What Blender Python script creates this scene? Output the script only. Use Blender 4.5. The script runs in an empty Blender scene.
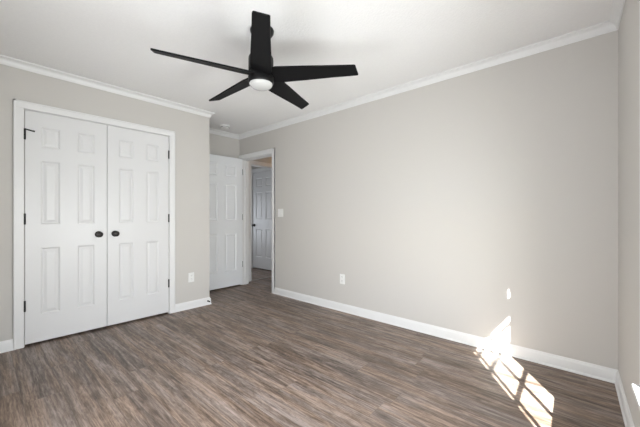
import bpy, bmesh, math, random
from mathutils import Vector, Matrix
R = math.radians
sc = bpy.context.scene
COL = sc.collection

# ------------------------------------------------------------------ camera, sky, sun, daylight, added fill, exposure
CAM_Z = 1.13
cam = bpy.data.objects.new('camera', bpy.data.cameras.new('camera')); COL.objects.link(cam)
cam.location = (0, 0, CAM_Z); cam.rotation_euler = (R(90), 0, R(41.6))
cam.data.sensor_width = 36; cam.data.lens = 304.1 / 640 * 36; cam.data.shift_y = 2 / 640
cam.data.clip_start = 0.02
sc.camera = cam
sc.view_settings.view_transform = 'Standard'; sc.view_settings.look = 'None'
sc.view_settings.gamma = 1; sc.view_settings.use_curve_mapping = False
sc.view_settings.exposure = 1.05

SUN = Vector((-.554, .833, -.704)).normalized()
world = bpy.data.worlds.new('sky'); sc.world = world; world.use_nodes = True
wn = world.node_tree; wn.nodes.clear()
wo = wn.nodes.new('ShaderNodeOutputWorld'); wb = wn.nodes.new('ShaderNodeBackground')
ws = wn.nodes.new('ShaderNodeTexSky'); ws.sky_type = 'NISHITA'; ws.sun_disc = False
ws.sun_elevation = R(34.8); ws.sun_rotation = R(146)
wb.inputs['Strength'].default_value = 0.5
wn.links.new(ws.outputs[0], wb.inputs[0]); wn.links.new(wb.outputs[0], wo.inputs[0])
sl = bpy.data.lights.new('sun', 'SUN'); sl.energy = 32; sl.angle = R(0.55); sl.color = (1, .985, .97)
so = bpy.data.objects.new('sun', sl); COL.objects.link(so)
so.rotation_euler = SUN.to_track_quat('-Z', 'Y').to_euler(); so.location = (4, -5, 5)

gl = bpy.data.lights.new('hazy_sky_around_sun', 'SUN'); gl.energy = .8; gl.angle = R(38); gl.color = (1, .99, .97)
go = bpy.data.objects.new('hazy_sky_around_sun', gl); COL.objects.link(go)
go.rotation_euler = Vector((-.60, .80, -.50)).to_track_quat('-Z', 'Y').to_euler(); go.location = (4, -5, 4)

def area(name, loc, d, w, h, power, color, spread=180):
    l = bpy.data.lights.new(name, 'AREA'); l.shape = 'RECTANGLE'; l.size = w; l.size_y = h; l.energy = power; l.color = color; l.spread = R(spread)
    o = bpy.data.objects.new(name, l); COL.objects.link(o); o.location = loc
    o.rotation_euler = Vector(d).to_track_quat('-Z', 'Z').to_euler()
    return o
area('rear_fill', (-1.35, -.17, 1.0), (-.10, 1, .10), 1.5, 1.4, 20, (.95, .97, 1), 165)  # added fill that evens out the room, set at a made-up rear window
area('daylight_side_window', (.11, 1.42, .84), (-1, .08, .10), .78, .84, 9.2, (.93, .965, 1), 130)
area('near_side_fill', (.16, .35, 1.0), (-1, .10, 0), .78, 1.4, 12, (.96, .98, 1), 175)  # added fill beside the camera, where no window is known
area('daylight_next_room', (-6.05, 3.2, 1.0), (1, 0.15, 0), 1.0, 1.4, 5.2, (.86, .92, 1))
area('hall_ceiling_lamp', (-3.85, 3.95, 2.38), (-.3, -.1, -1), .16, .16, .9, (1, .60, .30))

# ------------------------------------------------------------------ materials
def mat(name, color, rough=.5, metal=0, spec=.5, build=None):
    m = bpy.data.materials.new(name); m.use_nodes = True
    nt = m.node_tree; b = nt.nodes['Principled BSDF']
    b.inputs['Base Color'].default_value = (*color, 1); b.inputs['Roughness'].default_value = rough
    b.inputs['Metallic'].default_value = metal; b.inputs['Specular IOR Level'].default_value = spec
    if build: build(nt, b)
    return m
def bump(scale, strength, dist=.002, detail=3):
    def f(nt, b):
        tc = nt.nodes.new('ShaderNodeTexCoord'); n = nt.nodes.new('ShaderNodeTexNoise')
        n.inputs['Scale'].default_value = scale; n.inputs['Detail'].default_value = detail
        bp = nt.nodes.new('ShaderNodeBump'); bp.inputs['Strength'].default_value = strength; bp.inputs['Distance'].default_value = dist
        nt.links.new(tc.outputs['Object'], n.inputs['Vector']); nt.links.new(n.outputs['Fac'], bp.inputs['Height'])
        nt.links.new(bp.outputs['Normal'], b.inputs['Normal'])
    return f
def mottled(c1, c2, scale, bs, bd):
    def f(nt, b):
        bump(scale, bs, bd)(nt, b)
        n = [x for x in nt.nodes if x.type == 'TEX_NOISE'][0]
        r = nt.nodes.new('ShaderNodeMix'); r.data_type = 'RGBA'
        r.inputs[6].default_value = (*c1, 1); r.inputs[7].default_value = (*c2, 1)
        nt.links.new(n.outputs['Fac'], r.inputs[0]); nt.links.new(r.outputs[2], b.inputs['Base Color'])
    return f
def floor_nodes(nt, b):
    N, L = nt.nodes.new, nt.links.new
    tc = N('ShaderNodeTexCoord'); sp = N('ShaderNodeSeparateXYZ'); L(tc.outputs['Object'], sp.inputs[0])
    def M(op, a, c=None, d=None):
        m = N('ShaderNodeMath'); m.operation = op
        for i, v in enumerate((a, c, d)):
            if v is None: continue
            if isinstance(v, (int, float)): m.inputs[i].default_value = v
            else: L(v, m.inputs[i])
        return m.outputs[0]
    def WN(vec=None, w=None, dim='1D'):
        n = N('ShaderNodeTexWhiteNoise'); n.noise_dimensions = dim
        L(w, n.inputs['W']) if w is not None else L(vec, n.inputs['Vector'])
        return n
    def C(x, y, z=0.0):
        c = N('ShaderNodeCombineXYZ')
        for i, v in enumerate((x, y, z)):
            if isinstance(v, (int, float)): c.inputs[i].default_value = v
            else: L(v, c.inputs[i])
        return c.outputs[0]
    yr = M('DIVIDE', sp.outputs[1], .182); row = M('FLOOR', yr); fy = M('FRACT', yr)
    xr = M('ADD', M('DIVIDE', sp.outputs[0], 1.22), M('MULTIPLY', WN(w=row).outputs['Value'], 7.3))
    colm = M('FLOOR', xr); fx = M('FRACT', xr)
    pid = WN(vec=C(row, colm), dim='2D').outputs['Value']
    off = M('MULTIPLY', pid, 37.0)
    def noise(sx, sy, detail, rough, dist=0.0):
        n = N('ShaderNodeTexNoise'); n.inputs['Scale'].default_value = 1; n.inputs['Detail'].default_value = detail
        n.inputs['Roughness'].default_value = rough; n.inputs['Distortion'].default_value = dist
        L(C(M('MULTIPLY', sp.outputs[0], sx), M('MULTIPLY', sp.outputs[1], sy), off), n.inputs['Vector'])
        return n.outputs['Fac']
    broad = noise(1.3, 17, 6, .70, .7); fine = noise(5, 95, 5, .75, .3); blot = noise(6, 30, 5, .75, 1.8); hue = noise(.9, 12, 3, .6, .5)
    v = M('ADD', M('ADD', M('MULTIPLY', broad, .62), M('MULTIPLY', fine, .50)), M('MULTIPLY', pid, .045))
    v = M('ADD', v, M('MULTIPLY', blot, .34))
    cr = N('ShaderNodeValToRGB'); e = cr.color_ramp
    stops = [(.57, (.040, .029, .024)), (.67, (.088, .068, .056)), (.75, (.160, .129, .108)), (.825, (.245, .208, .182)), (.93, (.35, .29, .265))]
    while len(e.elements) < len(stops): e.elements.new(.5)
    for el, (p, c) in zip(e.elements, stops): el.position = p; el.color = (*c, 1)
    L(v, cr.inputs[0])
    hr = N('ShaderNodeMapRange'); hr.inputs[1].default_value = .40; hr.inputs[2].default_value = .60; L(hue, hr.inputs[0])
    tint = N('ShaderNodeMix'); tint.data_type = 'RGBA'; L(hr.outputs[0], tint.inputs[0]); tint.inputs[6].default_value = (1.26, 1.10, .97, 1); tint.inputs[7].default_value = (1.16, 1.13, 1.14, 1)
    mu = N('ShaderNodeMix'); mu.data_type = 'RGBA'; mu.blend_type = 'MULTIPLY'; mu.inputs[0].default_value = 1; L(cr.outputs[0], mu.inputs[6]); L(tint.outputs[2], mu.inputs[7])
    seam = M('MAXIMUM', M('MAXIMUM', M('LESS_THAN', fy, .010), M('GREATER_THAN', fy, .990)), M('LESS_THAN', fx, .0016))
    mx = N('ShaderNodeMix'); mx.data_type = 'RGBA'; L(M('MULTIPLY', seam, .35), mx.inputs[0]); L(mu.outputs[2], mx.inputs[6])
    mx.inputs[7].default_value = (.03, .022, .018, 1); L(mx.outputs[2], b.inputs['Base Color'])
    L(M('ADD', .40, M('MULTIPLY', fine, .16)), b.inputs['Roughness'])
    bp = N('ShaderNodeBump'); bp.inputs['Strength'].default_value = .25; bp.inputs['Distance'].default_value = .0015
    L(M('SUBTRACT', fine, M('MULTIPLY', seam, .8)), bp.inputs['Height']); L(bp.outputs['Normal'], b.inputs['Normal'])

WALL = mat('greige_wall_paint', (.578, .558, .528), .62, spec=.35, build=bump(260, .08, .001))
CEIL = mat('stippled_ceiling_paint', (.80, .795, .78), .9, spec=.1, build=mottled((.82, .815, .81), (.88, .875, .865), 85, .5, .004))
DOOR_LIT = mat('lit_white_door_paint', (.82, .835, .85), .36, build=bump(120, .05, .0008))  # door paint with extra cool light on the open leaf put into its colour
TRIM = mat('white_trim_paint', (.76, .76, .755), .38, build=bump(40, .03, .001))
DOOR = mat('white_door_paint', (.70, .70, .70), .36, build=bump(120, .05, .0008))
FLOOR = mat('wood_look_plank_floor', (.16, .13, .11), .45, build=floor_nodes)
BLACK = mat('matte_black_metal', (.006, .006, .0065), .42, spec=.3, build=bump(300, .03, .0005))
BLADE = mat('matte_black_blade', (.0035, .0035, .004), .6, spec=.2, build=bump(200, .05, .0005))
BRONZE = mat('oil_rubbed_bronze', (.022, .019, .018), .30, metal=.6, build=bump(150, .05, .0005))
HINGE = mat('dark_hinge_metal', (.03, .03, .03), .4, metal=.5, build=bump(150, .05, .0005))
NICKEL = mat('dull_nickel', (.30, .28, .25), .35, metal=.9, build=bump(150, .05, .0005))
LENS = mat('frosted_lens', (.5, .5, .49), .25, build=bump(90, .02, .0005))
PLATE = mat('white_plastic', (.82, .82, .80), .35, build=bump(90, .02, .0005))
DARKP = mat('dark_slot', (.03, .03, .03), .6, build=bump(90, .02, .0005))
SHADE = mat('white_shade_fabric', (.82, .81, .78), .8, build=bump(400, .1, .0005))
BRICK = mat('exterior_wall', (.35, .22, .17), .9, build=bump(30, .4, .01))
GRASS = mat('lawn', (.16, .19, .09), .95, build=mottled((.10, .14, .05), (.24, .25, .14), 6, .5, .02))
SOFFIT = mat('eave_paint', (.7, .7, .68), .7, build=bump(50, .05, .001))
def glass_mat():
    m = bpy.data.materials.new('clear_window_glass'); m.use_nodes = True; nt = m.node_tree; nt.nodes.clear()
    o = nt.nodes.new('ShaderNodeOutputMaterial'); mx = nt.nodes.new('ShaderNodeMixShader')
    t = nt.nodes.new('ShaderNodeBsdfTransparent'); g = nt.nodes.new('ShaderNodeBsdfGlossy'); g.inputs['Roughness'].default_value = .01
    mx.inputs[0].default_value = .045; t.inputs[0].default_value = (.95, .97, .96, 1)
    nt.links.new(t.outputs[0], mx.inputs[1]); nt.links.new(g.outputs[0], mx.inputs[2])
    nt.links.new(mx.outputs[0], o.inputs[0]); return m
GLASS = glass_mat()

# ------------------------------------------------------------------ mesh helpers
def bx(bm, x0, x1, y0, y1, z0, z1):
    v = [bm.verts.new((x, y, z)) for x in (x0, x1) for y in (y0, y1) for z in (z0, z1)]
    for f in ((0, 1, 3, 2), (4, 6, 7, 5), (0, 4, 5, 1), (2, 3, 7, 6), (0, 2, 6, 4), (1, 5, 7, 3)): bm.faces.new([v[i] for i in f])
def lathe(bm, prof, n=40, axis='z', c=(0, 0, 0)):
    rings = []
    for r, h in prof:
        ring = []
        for k in range(n if r > 1e-6 else 1):
            a = 2 * math.pi * k / n; p = (r * math.cos(a), r * math.sin(a), h)
            if axis == 'x': p = (h, p[0], p[1])
            if axis == 'y': p = (p[0], h, p[1])
            ring.append(bm.verts.new((p[0] + c[0], p[1] + c[1], p[2] + c[2])))
        rings.append(ring)
    for a, b in zip(rings, rings[1:]):
        if len(a) == 1 and len(b) == 1: continue
        for k in range(n):
            j = (k + 1) % n
            if len(a) == 1: bm.faces.new((a[0], b[k], b[j]))
            elif len(b) == 1: bm.faces.new((a[k], b[0], a[j]))
            else: bm.faces.new((a[k], b[k], b[j], a[j]))
    for ring in (rings[0], rings[-1]):
        if len(ring) > 2: bm.faces.new(ring)
def obj(name, bm, m, parent=None, smooth=False, bevel=0, mtx=None):
    if mtx: bm.transform(mtx)
    bmesh.ops.recalc_face_normals(bm, faces=bm.faces)
    me = bpy.data.meshes.new(name); bm.to_mesh(me); bm.free(); me.materials.append(m)
    o = bpy.data.objects.new(name, me); COL.objects.link(o); o.parent = parent
    if smooth:
        for p in me.polygons: p.use_smooth = True
        me.set_sharp_from_angle(angle=R(40))
    if bevel:
        b = o.modifiers.new('bevel', 'BEVEL'); b.width = bevel; b.segments = 2; b.limit_method = 'ANGLE'; b.angle_limit = R(50)
    return o
def box(name, m, parent, x0, x1, y0, y1, z0, z1, bevel=0):
    b = bmesh.new(); bx(b, x0, x1, y0, y1, z0, z1); return obj(name, b, m, parent, bevel=bevel)
def boxes(name, m, parent, lst, bevel=0, mtx=None):
    b = bmesh.new()
    for t in lst: bx(b, *t)
    return obj(name, b, m, parent, bevel=bevel, mtx=mtx)
def tag(o, label=None, cat=None, group=None, kind=None):
    if label: o['label'] = label
    if cat: o['category'] = cat
    if group: o['group'] = group
    if kind: o['kind'] = kind
    return o
def empty(name, loc=(0, 0, 0), rz=0):
    o = bpy.data.objects.new(name, None); COL.objects.link(o); o.location = loc; o.rotation_euler = (0, 0, rz); o.empty_display_size = .1
    return o
def S(o, label, cat): return tag(o, label, cat, kind='structure')
def copy_tree(o, parent=None):
    c = o.copy(); COL.objects.link(c); c.parent = parent
    for ch in list(o.children): copy_tree(ch, c)
    return c

# ------------------------------------------------------------------ room shell
H = 2.44
YB = 2.862; XL = -3.632; XA = -4.312; YC = 1.966; YF = -.20
AW = R(1.8)                                         # the window wall stands 1.8 degrees off square
WM = Matrix.Translation((.142, YB, 0)) @ Matrix(((math.cos(AW), math.sin(AW), 0, 0), (math.sin(AW), -math.cos(AW), 0, 0), (0, 0, 1, 0), (0, 0, 0, 1)))
# local frame of the window wall: x = outward, y = along the wall towards the camera, z = up
XR = .142 + (YB - YF) * math.tan(AW)
S(box('floor', FLOOR, None, -6.6, .5, -.5, 4.4, -.06, 0), 'grey brown wood look plank floor running across the whole room', 'floor')
S(box('ceiling', CEIL, None, -6.6, .62, -.6, 4.4, H, H + .1), 'white stippled ceiling above the fan', 'ceiling')
DX0, DX1, DZ = -4.24, -3.466, 2.045                 # bedroom doorway in the back wall
S(boxes('wall_back', WALL, None, [(DX1, .6, YB, YB + .12, 0, H), (XA - .12, DX0, YB, YB + .12, 0, H), (DX0, DX1, YB, YB + .12, DZ, H)]),
  'long greige wall with the doorway at its left end', 'wall')
CY0, CY1, CZ = .268, 1.462, 2.046                   # closet opening
S(boxes('wall_left', WALL, None, [(XL - .11, XL, YF - .2, CY0, 0, H), (XL - .11, XL, CY1, YC, 0, H), (XL - .11, XL, CY0, CY1, CZ, H), (XA, XL - .11, YC - .11, YC, 0, H)]),
  'greige wall around the white double closet doors', 'wall')
S(box('wall_alcove', WALL, None, XA - .12, XA, YF - .2, YB, 0, H), 'narrow greige wall above and behind the open door', 'wall')
S(boxes('wall_front', WALL, None, [(XL, -2.15, YF - .12, YF, 0, H), (-.55, .45, YF - .12, YF, 0, H), (-2.15, -.55, YF - .12, YF, 0, .55), (-2.15, -.55, YF - .12, YF, 2.05, H)]),
  'greige wall behind the camera', 'wall')
S0, S1, SZ0, SZ1 = .977, 1.87, .375, 2.04            # window opening in the wall's own frame
TH = .205
S(boxes('wall_right', WALL, None, [(0, TH, -.12, S0, 0, H), (0, TH, S1, 2.10, 0, H), (0, TH, 2.95, 3.4, 0, H), (0, TH, 2.10, 2.95, 0, SZ0), (0, TH, 2.10, 2.95, SZ1, H), (0, TH, S0, S1, 0, SZ0), (0, TH, S0, S1, SZ1, H)], mtx=WM),
  'greige wall at the right edge, holding the sunny window', 'wall')
S(boxes('wall_outer', WALL, None, [(-6.6, -6.48, -.5, 4.4, 0, H), (-6.6, .6, 4.28, 4.4, 0, H), (-2.9, -2.8, YB + .12, 4.28, 0, H), (-4.5, -3.6, -.5, YF - .12, 0, H), (-6.6, XA - .12, 1.9, 2.0, 0, H)]),
  'outer walls of the hall and the next room', 'wall')
# hall wall with the cased opening, and the far wall with the hall door
OX = -4.365
S(boxes('wall_hall', WALL, None, [(OX - .11, OX, YB + .12, 3.125, 0, H), (OX - .11, OX, 3.125, 3.93, 2.02, H), (OX - .11, OX, 3.93, 4.28, 0, H)]),
  'hall wall with the cased opening seen through the doorway', 'wall')
HY = 3.93; HX0, HX1 = -5.425, -4.665
S(boxes('wall_far', WALL, None, [(-6.48, HX0 - .005, HY, HY + .1, 0, H), (HX1 + .005, OX, HY, HY + .1, 0, H), (HX0 - .005, HX1 + .005, HY, HY + .1, 2.06, H)]),
  'shaded far wall around the hall door', 'wall')
S(boxes('wall_outside', BRICK, None, [(TH, TH + .03, -.3, S0 - .01, -.3, H), (TH, TH + .03, S1 + .01, 2.09, -.3, H), (TH, TH + .03, 2.96, 3.6, -.3, H), (TH, TH + .03, 2.09, 2.96, -.3, SZ0 - .03), (TH, TH + .03, 2.09, 2.96, SZ1 + .01, H), (TH, TH + .03, S0 - .01, S1 + .01, -.3, SZ0 - .03), (TH, TH + .03, S0 - .01, S1 + .01, SZ1 + .01, H)], mtx=WM),
  'brick face outside the window wall', 'wall')
S(boxes('trim_1', SOFFIT, None, [(TH + .03, TH + .585, -.8, 4.0, 2.42, 2.56)], mtx=WM), 'eave overhanging the window outside', 'eave')
S(box('ground', GRASS, None, -30, 40, -30, 30, -.42, -.35), 'lawn outside the window', 'ground')

# mouldings swept along the room outline with mitred corners
OUT = [Vector(p) for p in ((.142, YB), (XA, YB), (XA, YC), (XL, YC), (XL, YF), (XR, YF))]
def mitre(pts, i, closed=True):
    n = len(pts)
    a = (pts[i] - pts[(i - 1) % n]).normalized(); b = (pts[(i + 1) % n] - pts[i]).normalized()
    na = Vector((-a.y, a.x)); nb = Vector((-b.y, b.x))                # left-hand side = into the room
    m = (na + nb); m = m / m.dot(na)
    return m
def sweep(bm, a, b, ma, mb, prof):
    va = [bm.verts.new((a.x + ma.x * p, a.y + ma.y * p, z)) for p, z in prof]
    vb = [bm.verts.new((b.x + mb.x * p, b.y + mb.y * p, z)) for p, z in prof]
    n = len(prof)
    for k in range(n): bm.faces.new((va[k], va[(k + 1) % n], vb[(k + 1) % n], vb[k]))
    bm.faces.new(va); bm.faces.new(vb[::-1])
CROWN = [(0, H), (0, H - .062), (.007, H - .062), (.010, H - .054)] + \
        [(.012 + .026 * (1 - math.cos(R(t))), H - .052 + .036 * math.sin(R(t))) for t in (0, 25, 45, 65, 90)] + \
        [(.042, H - .013), (.048, H - .010), (.048, H)]
BASE = [(0, 0), (.019, 0), (.018, .007), (.0145, .014), (.0125, .016), (.0125, .068), (.010, .076), (.006, .082), (.004, .090), (0, .091)]
names = ['back', 'alcove', 'return', 'left', 'front', 'right']
for i in range(6):
    j = (i + 1) % 6; bm = bmesh.new()
    sweep(bm, OUT[i], OUT[j], mitre(OUT, i), mitre(OUT, j), CROWN)
    S(obj('trim_%d' % (i + 2), bm, TRIM, smooth=True), 'white crown moulding along the %s wall' % {'back': 'long', 'alcove': 'alcove', 'return': 'closet return', 'left': 'closet', 'front': 'near', 'right': 'window'}[names[i]], 'moulding')
def baseboard(side, segs, label):
    bm = bmesh.new()
    for a, b, ma, mb in segs: sweep(bm, a, b, ma, mb, BASE)
    S(obj('baseboard_' + side, bm, TRIM, smooth=True), label, 'baseboard')
V = Vector
m = [mitre(OUT, i) for i in range(6)]
baseboard('back', [(OUT[0], V((DX1 + .054, YB)), m[0], V((0, -1)))], 'white baseboard along the long wall')
baseboard('alcove', [(OUT[1] - V((0, .001)), OUT[2], V((1, 0)), m[2])], 'white baseboard behind the open door')
baseboard('return', [(OUT[2], OUT[3], m[2], m[3])], 'white baseboard around the side of the closet')
baseboard('left', [(OUT[3], V((XL, CY1 + .067)), m[3], V((1, 0))), (V((XL, CY0 - .067)), OUT[4], V((1, 0)), m[4])], 'white baseboard on both sides of the closet doors')
baseboard('front', [(OUT[4], OUT[5], m[4], m[5])], 'white baseboard behind the camera')
baseboard('right', [(OUT[5], OUT[0], m[5], m[0])], 'white baseboard below the window')

# casings: mitred-look frames with a raised back band
def casing(name, label, w, prof_t, M4, x0, x1, z1, left=True, right=True, jamb=None, jd=.11, proud=.018, lw=None, rw=None):
    """in local frame: x along wall, y out of wall towards viewer (negative), z up"""
    lw = lw or w; rw = rw or w
    lst = []
    if left: lst += [(x0 - lw, x0, -proud, 0, 0, z1), (x0 - lw, x0 - lw + .014, -proud - .005, 0, 0, z1 + w)]
    if right: lst += [(x1, x1 + rw, -proud, 0, 0, z1), (x1 + rw - .014, x1 + rw, -proud - .005, 0, 0, z1 + w)]
    lst += [(x0 - (lw if left else 0), x1 + (rw if right else 0), -proud, 0, z1, z1 + w), (x0 - (lw if left else 0), x1 + (rw if right else 0), -proud - .005, 0, z1 + w - .014, z1 + w)]
    if jamb:
        lst += [(x0 - .001, x0 + jamb, -.002, jd, 0, z1), (x1 - jamb, x1 + .001, -.002, jd, 0, z1), (x0, x1, -.002, jd, z1 - jamb, z1 + .001)]
    return S(boxes(name, TRIM, None, lst, bevel=.003, mtx=M4), label, 'door frame')
def frame(px, py, dx, dy, nx, ny):    # x axis, y axis (into the wall)
    return Matrix(((dx, nx, 0, px), (dy, ny, 0, py), (0, 0, 1, 0), (0, 0, 0, 1)))
MC = frame(XL, 0, 0, 1, -1, 0)                       # closet wall: x = world Y, into wall = -X
casing('trim_8', 'white casing around the closet double doors', .062, 0, MC, CY0 - .006, CY1 + .006, CZ, jamb=.004, jd=.10)
MB = frame(0, YB, 1, 0, 0, 1)
casing('trim_9', 'white casing around the bedroom doorway', .066, 0, MB, DX0, DX1, DZ - .003, jamb=.012, jd=.125, lw=.070, rw=.054)
box_stop = boxes('trim_10', TRIM, None, [(DX0 + .012, DX0 + .024, YB + .045, YB + .08, 0, DZ - .015), (DX1 - .024, DX1 - .012, YB + .045, YB + .08, 0, DZ - .015), (DX0 + .012, DX1 - .012, YB + .045, YB + .08, DZ - .027, DZ - .015)], bevel=.002)
S(box_stop, 'white door stop strip inside the bedroom doorway', 'door frame')
MO = frame(OX, 0, 0, 1, -1, 0)
casing('trim_11', 'white casing of the opening across the hall', .066, 0, MO, 3.125, 3.85, 2.012, jamb=.010, jd=.12)
S(box('trim_12', NICKEL, None, OX - .03, OX + .012, 3.135, 3.84, 0, .006), 'thin floor strip across the hall opening', 'threshold')
MH = frame(0, HY, 1, 0, 0, 1)
casing('trim_13', 'shaded white casing around the hall door', .06, 0, MH, HX0 - .006, HX1 + .006, 2.058, jamb=.003, jd=.09)

# ------------------------------------------------------------------ six panel doors
def door_leaf(w, h, t, stile, mid, z0=.0):
    """front face at y=0, slab towards +y; x 0..w, z 0..h; panels on both faces"""
    bm = bmesh.new()
    pw = (w - 2 * stile - mid) / 2
    xs = [0, stile, stile + pw, stile + pw + mid, w - stile, w]
    zs = [0, .235, .825, 1.03, 1.595, 1.71, 1.895, h]
    for yf, sgn in ((0, 1), (t, -1)):
        for i in range(5):
            for j in range(7):
                x0, x1, a, b = xs[i], xs[i + 1], zs[j], zs[j + 1]
                def rect(ins, d): return [bm.verts.new((x, yf + sgn * d, z)) for x, z in ((x0 + ins, a + ins), (x1 - ins, a + ins), (x1 - ins, b - ins), (x0 + ins, b - ins))]
                if i in (1, 3) and j in (1, 3, 5):
                    rings = [rect(0, 0), rect(.004, .002), rect(.014, .0085), rect(.020, .0085), rect(.040, .0025)]
                    for p, q in zip(rings, rings[1:]):
                        for k in range(4): bm.faces.new((p[k], p[(k + 1) % 4], q[(k + 1) % 4], q[k]))
                    bm.faces.new(rings[-1])
                else: bm.faces.new(rect(0, 0))
    e = [bm.verts.new(c) for c in ((0, 0, 0), (w, 0, 0), (w, 0, h), (0, 0, h), (0, t, 0), (w, t, 0), (w, t, h), (0, t, h))]
    for f in ((0, 1, 5, 4), (1, 2, 6, 5), (2, 3, 7, 6), (3, 0, 4, 7)): bm.faces.new([e[k] for k in f])
    bmesh.ops.remove_doubles(bm, verts=bm.verts, dist=1e-5)
    return bm
def knob(parent, x, z, y=0, m=BRONZE, sgn=-1):
    b = bmesh.new(); lathe(b, [(.0, 0), (.031, 0), (.031, -.004), (.027, -.008), (.012, -.011)][1:], 32, 'y', (x, y, z)) ;
    rose = obj('rose', b, m, smooth=True)
    b = bmesh.new(); lathe(b, [(.010, -.008), (.010, -.028), (.018, -.033), (.027, -.040), (.0285, -.048), (.025, -.056), (.014, -.060), (0, -.061)], 32, 'y', (x, y, z))
    k = obj('door_knob', b, m, parent, smooth=True)
    rose.parent = k
    return k
def hinge(parent, x, z, y=-.006, m=HINGE, h=.09, leafw=.0):
    b = bmesh.new(); lathe(b, [(.0, z - .004), (.0035, z - .003), (.0075, z), (.0075, z + h), (.0035, z + h + .003), (0, z + h + .004)], 16, 'z', (x, y, 0))
    if leafw: bx(b, x, x + leafw, y + .004, y + .0075, z, z + h)
    return obj('hinge', b, m, parent, smooth=True)
DW = .5915
# local x = world Y, local y = world -X
def place_door(name, x, y, M3, w, t, stile, mid, z, h=2.03):
    o = obj(name, door_leaf(w, h, t, stile, mid), DOOR)
    o.matrix_world = Matrix.Translation((x, y, z)) @ M3.to_4x4()
    return o
RC = Matrix(((0, -1, 0), (1, 0, 0), (0, 0, 1)))
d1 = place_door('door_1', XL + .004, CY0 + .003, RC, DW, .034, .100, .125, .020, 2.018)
S(d1, 'left leaf of the white six panel closet doors, with an L shaped stop on its top hinge', 'door')
knob(d1, DW - .069, .925)
hg = [hinge(d1, -.002, z) for z in (1.765, 1.035, .285)]
b = bmesh.new(); lathe(b, [(0, -.002), (.006, 0), (.006, .060), (0, .062)], 12, 'x', (0, 0, 0))
bx(b, .052, .064, -.008, .004, -.006, .006)
b.transform(Matrix.Translation((-.002, -.012, 1.852)) @ Matrix.Rotation(R(10), 4, 'Y'))
obj('hinge_stop', b, HINGE, hg[0], smooth=True)
d2 = place_door('door_2', XL + .004, CY1 - .003 - DW, RC, DW, .034, .100, .125, .020, 2.018)
S(d2, 'right leaf of the white six panel closet doors, knob at its left edge', 'door')
knob(d2, .065, .925)
for z in (1.765, 1.035, .285): hinge(d2, DW + .002, z)
# bedroom door, swung open against the alcove wall: front (hall side) face looks to +X
d3 = obj('door_3', door_leaf(.75, 2.018, .035, .11, .12), DOOR_LIT)
d3.matrix_world = Matrix.Translation((DX0 + .034, YB - .752 - .014, .024)) @ RC.to_4x4()
S(d3, 'white six panel bedroom door standing wide open against the alcove wall', 'door')
for z in (1.765, 1.035, .275):
    b = bmesh.new(); lathe(b, [(0, z - .003), (.006, z), (.006, z + .09), (0, z + .093)], 14, 'z', (.757, .008, 0)); bx(b, .748, .758, .004, .030, z, z + .09)
    obj("hinge", b, HINGE, d3, smooth=True)
knob(d3, .07, .925)
# hall door
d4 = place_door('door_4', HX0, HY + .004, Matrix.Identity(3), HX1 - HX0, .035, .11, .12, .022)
S(d4, 'shaded white six panel door across the hall, seen through the doorway', 'door')
knob(d4, .055, .90)
hinge(d4, HX1 - HX0 + .001, 1.76)

# ------------------------------------------------------------------ window in the right wall (wall frame: x out, y along, z up)
def wobj(name, lst, m, parent, bevel=.0015): return boxes(name, m, parent, lst, bevel=bevel, mtx=WM)
jl = [(-.001, TH - .02, S0 - .001, S0 + .018, SZ0, SZ1), (-.001, TH - .02, S1 - .018, S1 + .001, SZ0, SZ1), (-.001, TH - .02, S0, S1, SZ1 - .018, SZ1 + .001), (.03, TH + .02, S0, S1, SZ0, .41)]
win = wobj('window_1', jl, TRIM, None)
S(win, 'white framed divided window at the far right edge, sun coming through its lower half', 'window')
cw = .040
wobj('casing', [(-.010, 0, S0 - cw + .004, S0 - .002, .389, SZ1), (-.010, 0, S1 - .004, S1 + cw - .004, .389, SZ1), (-.010, 0, S0 - cw + .004, S1 + cw - .004, SZ1, SZ1 + cw)], TRIM, win)
wobj('sill', [(-.034, .045, S0 - .038, S1 + .052, .368, .389)], TRIM, win, .003)
wobj('apron', [(-.014, 0, S0 - .034, S1 + .045, .310, .368)], TRIM, win)
def sash(name, g, z0, z1, hbars, bot=.05, top=.04):
    a, c = S0 + .018, S1 - .018; st = .05; t0, t1 = g - .017, g + .017
    o = wobj(name, [(t0, t1, a, a + st, z0, z1), (t0, t1, c - st, c, z0, z1), (t0, t1, a, c, z0, z0 + bot), (t0, t1, a, c, z1 - top, z1)], TRIM, win)
    mb = []
    w_ = .016
    for s in (1.327, 1.570): mb.append((g - .010, g + .010, s - w_ / 2, s + w_ / 2, z0 + bot, z1 - top))
    for z, ww in hbars: mb.append((g - .010, g + .010, a + st, c - st, z - ww / 2, z + ww / 2))
    wobj('muntins', mb, TRIM, o, .001)
    wobj('pane', [(g - .002, g + .002, a + st - .003, c - st + .003, z0 + bot - .003, z1 - top + .003)], GLASS, o, 0)
    return o
sash('lower_sash', .070, .412, 1.36, [(.757, .018), (1.02, .018), (1.184, .010)], bot=.045, top=.06)
sash('upper_sash', .112, 1.34, 2.02, [(1.64, .018), (1.82, .018)], bot=.095, top=.045)
# roller shade lowered over the upper half, a little narrower than the opening
sh = wobj('roller_shade', [(.026, .028, S0 + .078, S1 - .022, 1.215, 2.0)], SHADE, None, 0)
tag(sh, 'white roller shade pulled halfway down inside the right hand window', 'roller shade')
b = bmesh.new(); lathe(b, [(.018, S0 + .020), (.018, S1 - .020)], 20, 'y', (.027, 0, 1.995)); obj('tube', b, SHADE, sh, smooth=True, mtx=WM)
wobj('hem_bar', [(.020, .034, S0 + .036, S1 - .022, 1.195, 1.222)], PLATE, sh, .002)
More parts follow.
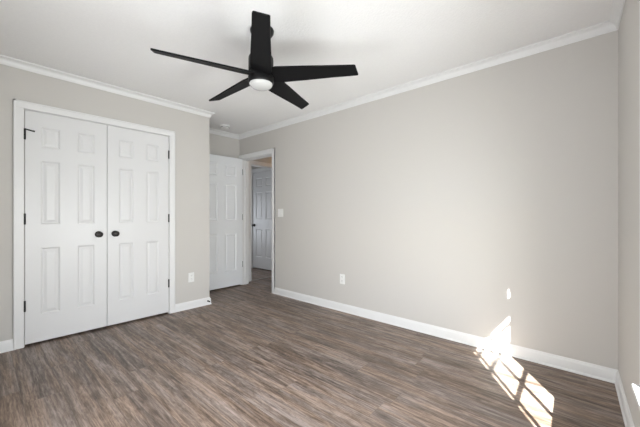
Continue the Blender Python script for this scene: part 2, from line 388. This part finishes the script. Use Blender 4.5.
# made-up window beside the camera, unseen, housing the near side fill
w3 = wobj('added_window_3', [(-.001, TH - .02, 2.10, 2.118, SZ0, SZ1), (-.001, TH - .02, 2.932, 2.951, SZ0, SZ1), (-.001, TH - .02, 2.10, 2.95, SZ1 - .018, SZ1), (.03, TH + .02, 2.10, 2.95, SZ0, .41), (.10, .13, 2.10, 2.95, 1.22, 1.28)], TRIM, None)
S(w3, 'added unseen window beside the camera with its shade drawn, housing a fill light', 'window')
wobj('shade', [(.026, .028, 2.12, 2.93, .392, 2.02)], SHADE, w3, 0)
wobj('sill', [(-.034, .045, 2.05, 3.00, .368, .389)], TRIM, w3, .003)
# window added behind the camera, unseen, to go with the rear fill
rw = boxes('added_window_2', TRIM, None, [(-2.15, -2.10, YF - .12, YF, .55, 2.05), (-.60, -.55, YF - .12, YF, .55, 2.05), (-2.15, -.55, YF - .12, YF, .55, .60), (-2.15, -.55, YF - .12, YF, 2.0, 2.05), (-1.37, -1.33, YF - .1, YF - .03, .6, 2.0)])
S(rw, 'added unseen window behind the camera with its shade drawn, housing a fill light', 'window')
box('shade', SHADE, rw, -2.10, -.60, YF - .02, YF - .015, .6, 2.0)

# ------------------------------------------------------------------ ceiling fan
FX, FY = -1.737, 1.329
fan = empty('ceiling_fan', (FX, FY, H))
tag(fan, 'matte black five blade ceiling fan with a round white light, hanging from the ceiling', 'ceiling fan')
def part(name, prof, m, parent=fan, n=48):
    b = bmesh.new(); lathe(b, [(r, z - H) for r, z in prof], n); return obj(name, b, m, parent, smooth=True)
cn = part('canopy', [(.001, H), (.080, H), (.083, H - .006), (.081, H - .020), (.070, H - .036), (.048, H - .050), (.026, H - .058), (.001, H - .059)], BLACK)
cn.location = (.006, .005, 0)
part('downrod', [(.001, H - .05), (.0135, H - .05), (.0135, 2.255), (.001, 2.255)], BLACK, n=24)
part('motor_housing', [(.001, 2.285), (.022, 2.285), (.026, 2.268), (.050, 2.262), (.078, 2.253), (.086, 2.240), (.087, 2.225), (.087, 2.142), (.084, 2.138), (.001, 2.138)], BLACK)
part('blade_hub', [(.001, 2.139), (.080, 2.139), (.080, 2.108), (.001, 2.108)], BLACK)
part('light_ring', [(.001, 2.110), (.086, 2.110), (.089, 2.104), (.089, 2.066), (.086, 2.060), (.080, 2.058), (.001, 2.058)], BLACK)
part('light_lens', [(.001, 2.062), (.081, 2.062), (.081, 2.054), (.076, 2.044), (.064, 2.034), (.045, 2.027), (.022, 2.0235), (.0, 2.023)], LENS)
def blade():
    b = bmesh.new(); t = .0055
    # u = outwards, v: + = raised edge
    pts = [(.045, .058), (.12, .073), (.30, .065), (.50, .053), (.655, .046), (.662, .040), (.682, -.040), (.677, -.046), (.50, -.053), (.30, -.065), (.12, -.073), (.045, -.058)]
    top = [b.verts.new((u, v, t)) for u, v in pts]; bot = [b.verts.new((u, v, -t)) for u, v in pts]
    b.faces.new(top); b.faces.new(bot[::-1]); n = len(pts)
    for k in range(n): b.faces.new((top[k], bot[k], bot[(k + 1) % n], top[(k + 1) % n]))
    return b
b0 = obj('blade', blade(), BLADE, fan, bevel=.0015)
for k in range(5):
    o = b0 if k == 0 else b0.copy()
    if k: COL.objects.link(o); o.parent = fan
    # raised edge is on the right-hand side when looking outwards (local -y), so mirror v by rotating the pitch
    o.matrix_local = Matrix.Translation((0, 0, 2.118 - H)) @ Matrix.Rotation(R(34.6 + 72 * k), 4, 'Z') @ Matrix.Rotation(R(-17), 4, 'X') @ Matrix.Diagonal((1, -1, 1, 1))

# ------------------------------------------------------------------ small things
def outlet(name, M4, label, cat, gang=1, kind='outlet'):
    w = .036 if gang == 1 else .058
    b = bmesh.new(); bx(b, -w, w, -.006, 0, -.058, .058)
    o = obj(name, b, PLATE, bevel=.003); o.matrix_world = M4
    tag(o, label, cat)
    if kind == 'outlet':
        for dz in (-.024, .024):
            b = bmesh.new(); bx(b, -.016, .016, -.008, -.005, dz - .014, dz + .014)
            s = obj('socket', b, PLATE, o, bevel=.003)
            b = bmesh.new()
            for sx in (-.006, .006): bx(b, sx - .001, sx + .001, -.0085, -.0075, dz - .001, dz + .008)
            lathe(b, [(.0025, -.0085), (.0025, -.0075)], 10, 'y', (0, 0, dz - .007)); obj('slots', b, DARKP, s)
    else:
        for sx in (-.023, .023):
            b = bmesh.new(); bx(b, sx - .0165, sx + .0165, -.010, -.005, -.033, .033); obj('rocker', b, PLATE, o, bevel=.002)
    return o
outlet('wall_outlet', Matrix.Translation((XL, 1.728, .378)) @ RC.to_4x4(), 'white outlet low on the wall beside the closet doors', 'outlet')
outlet('wall_outlet', Matrix.Translation((-2.186, YB, .380)), 'white outlet low on the long wall', 'outlet')
outlet('light_switch', Matrix.Translation((-3.290, YB, 1.168)), 'white double light switch plate beside the doorway', 'light switch', 2, 'switch')
sd = empty('smoke_detector', (-3.985, 2.40, H))
tag(sd, 'round white smoke detector on the ceiling near the doorway', 'smoke detector')
b = bmesh.new(); lathe(b, [(.001, 0), (.070, 0), (.070, -.012), (.064, -.016), (.001, -.016)], 32); obj('base', b, PLATE, sd, smooth=True)
b = bmesh.new(); lathe(b, [(.001, -.015), (.058, -.015), (.056, -.030), (.046, -.038), (.001, -.040)], 32); obj('cover', b, PLATE, sd, smooth=True)
b = bmesh.new()
for k in range(24):
    a = 2 * math.pi * k / 24; bx(b, .0565, .0590, -.004, .004, -.028, -.018)
    b.verts.ensure_lookup_table(); bmesh.ops.rotate(b, verts=b.verts[-8:], cent=(0, 0, 0), matrix=Matrix.Rotation(a, 3, 'Z'))
obj('vents', b, DARKP, sd)
b = bmesh.new(); lathe(b, [(.010, 0), (.010, .004), (.004, .006), (.004, .030), (.009, .031), (.009, .040), (.006, .042), (0, .042)], 20, 'x')
ds = obj('door_stop', b, HINGE, smooth=True); ds.location = (XL + .0125, 1.938, .048)
tag(ds, 'small dark door stop on the baseboard at the closet corner', 'door stop')
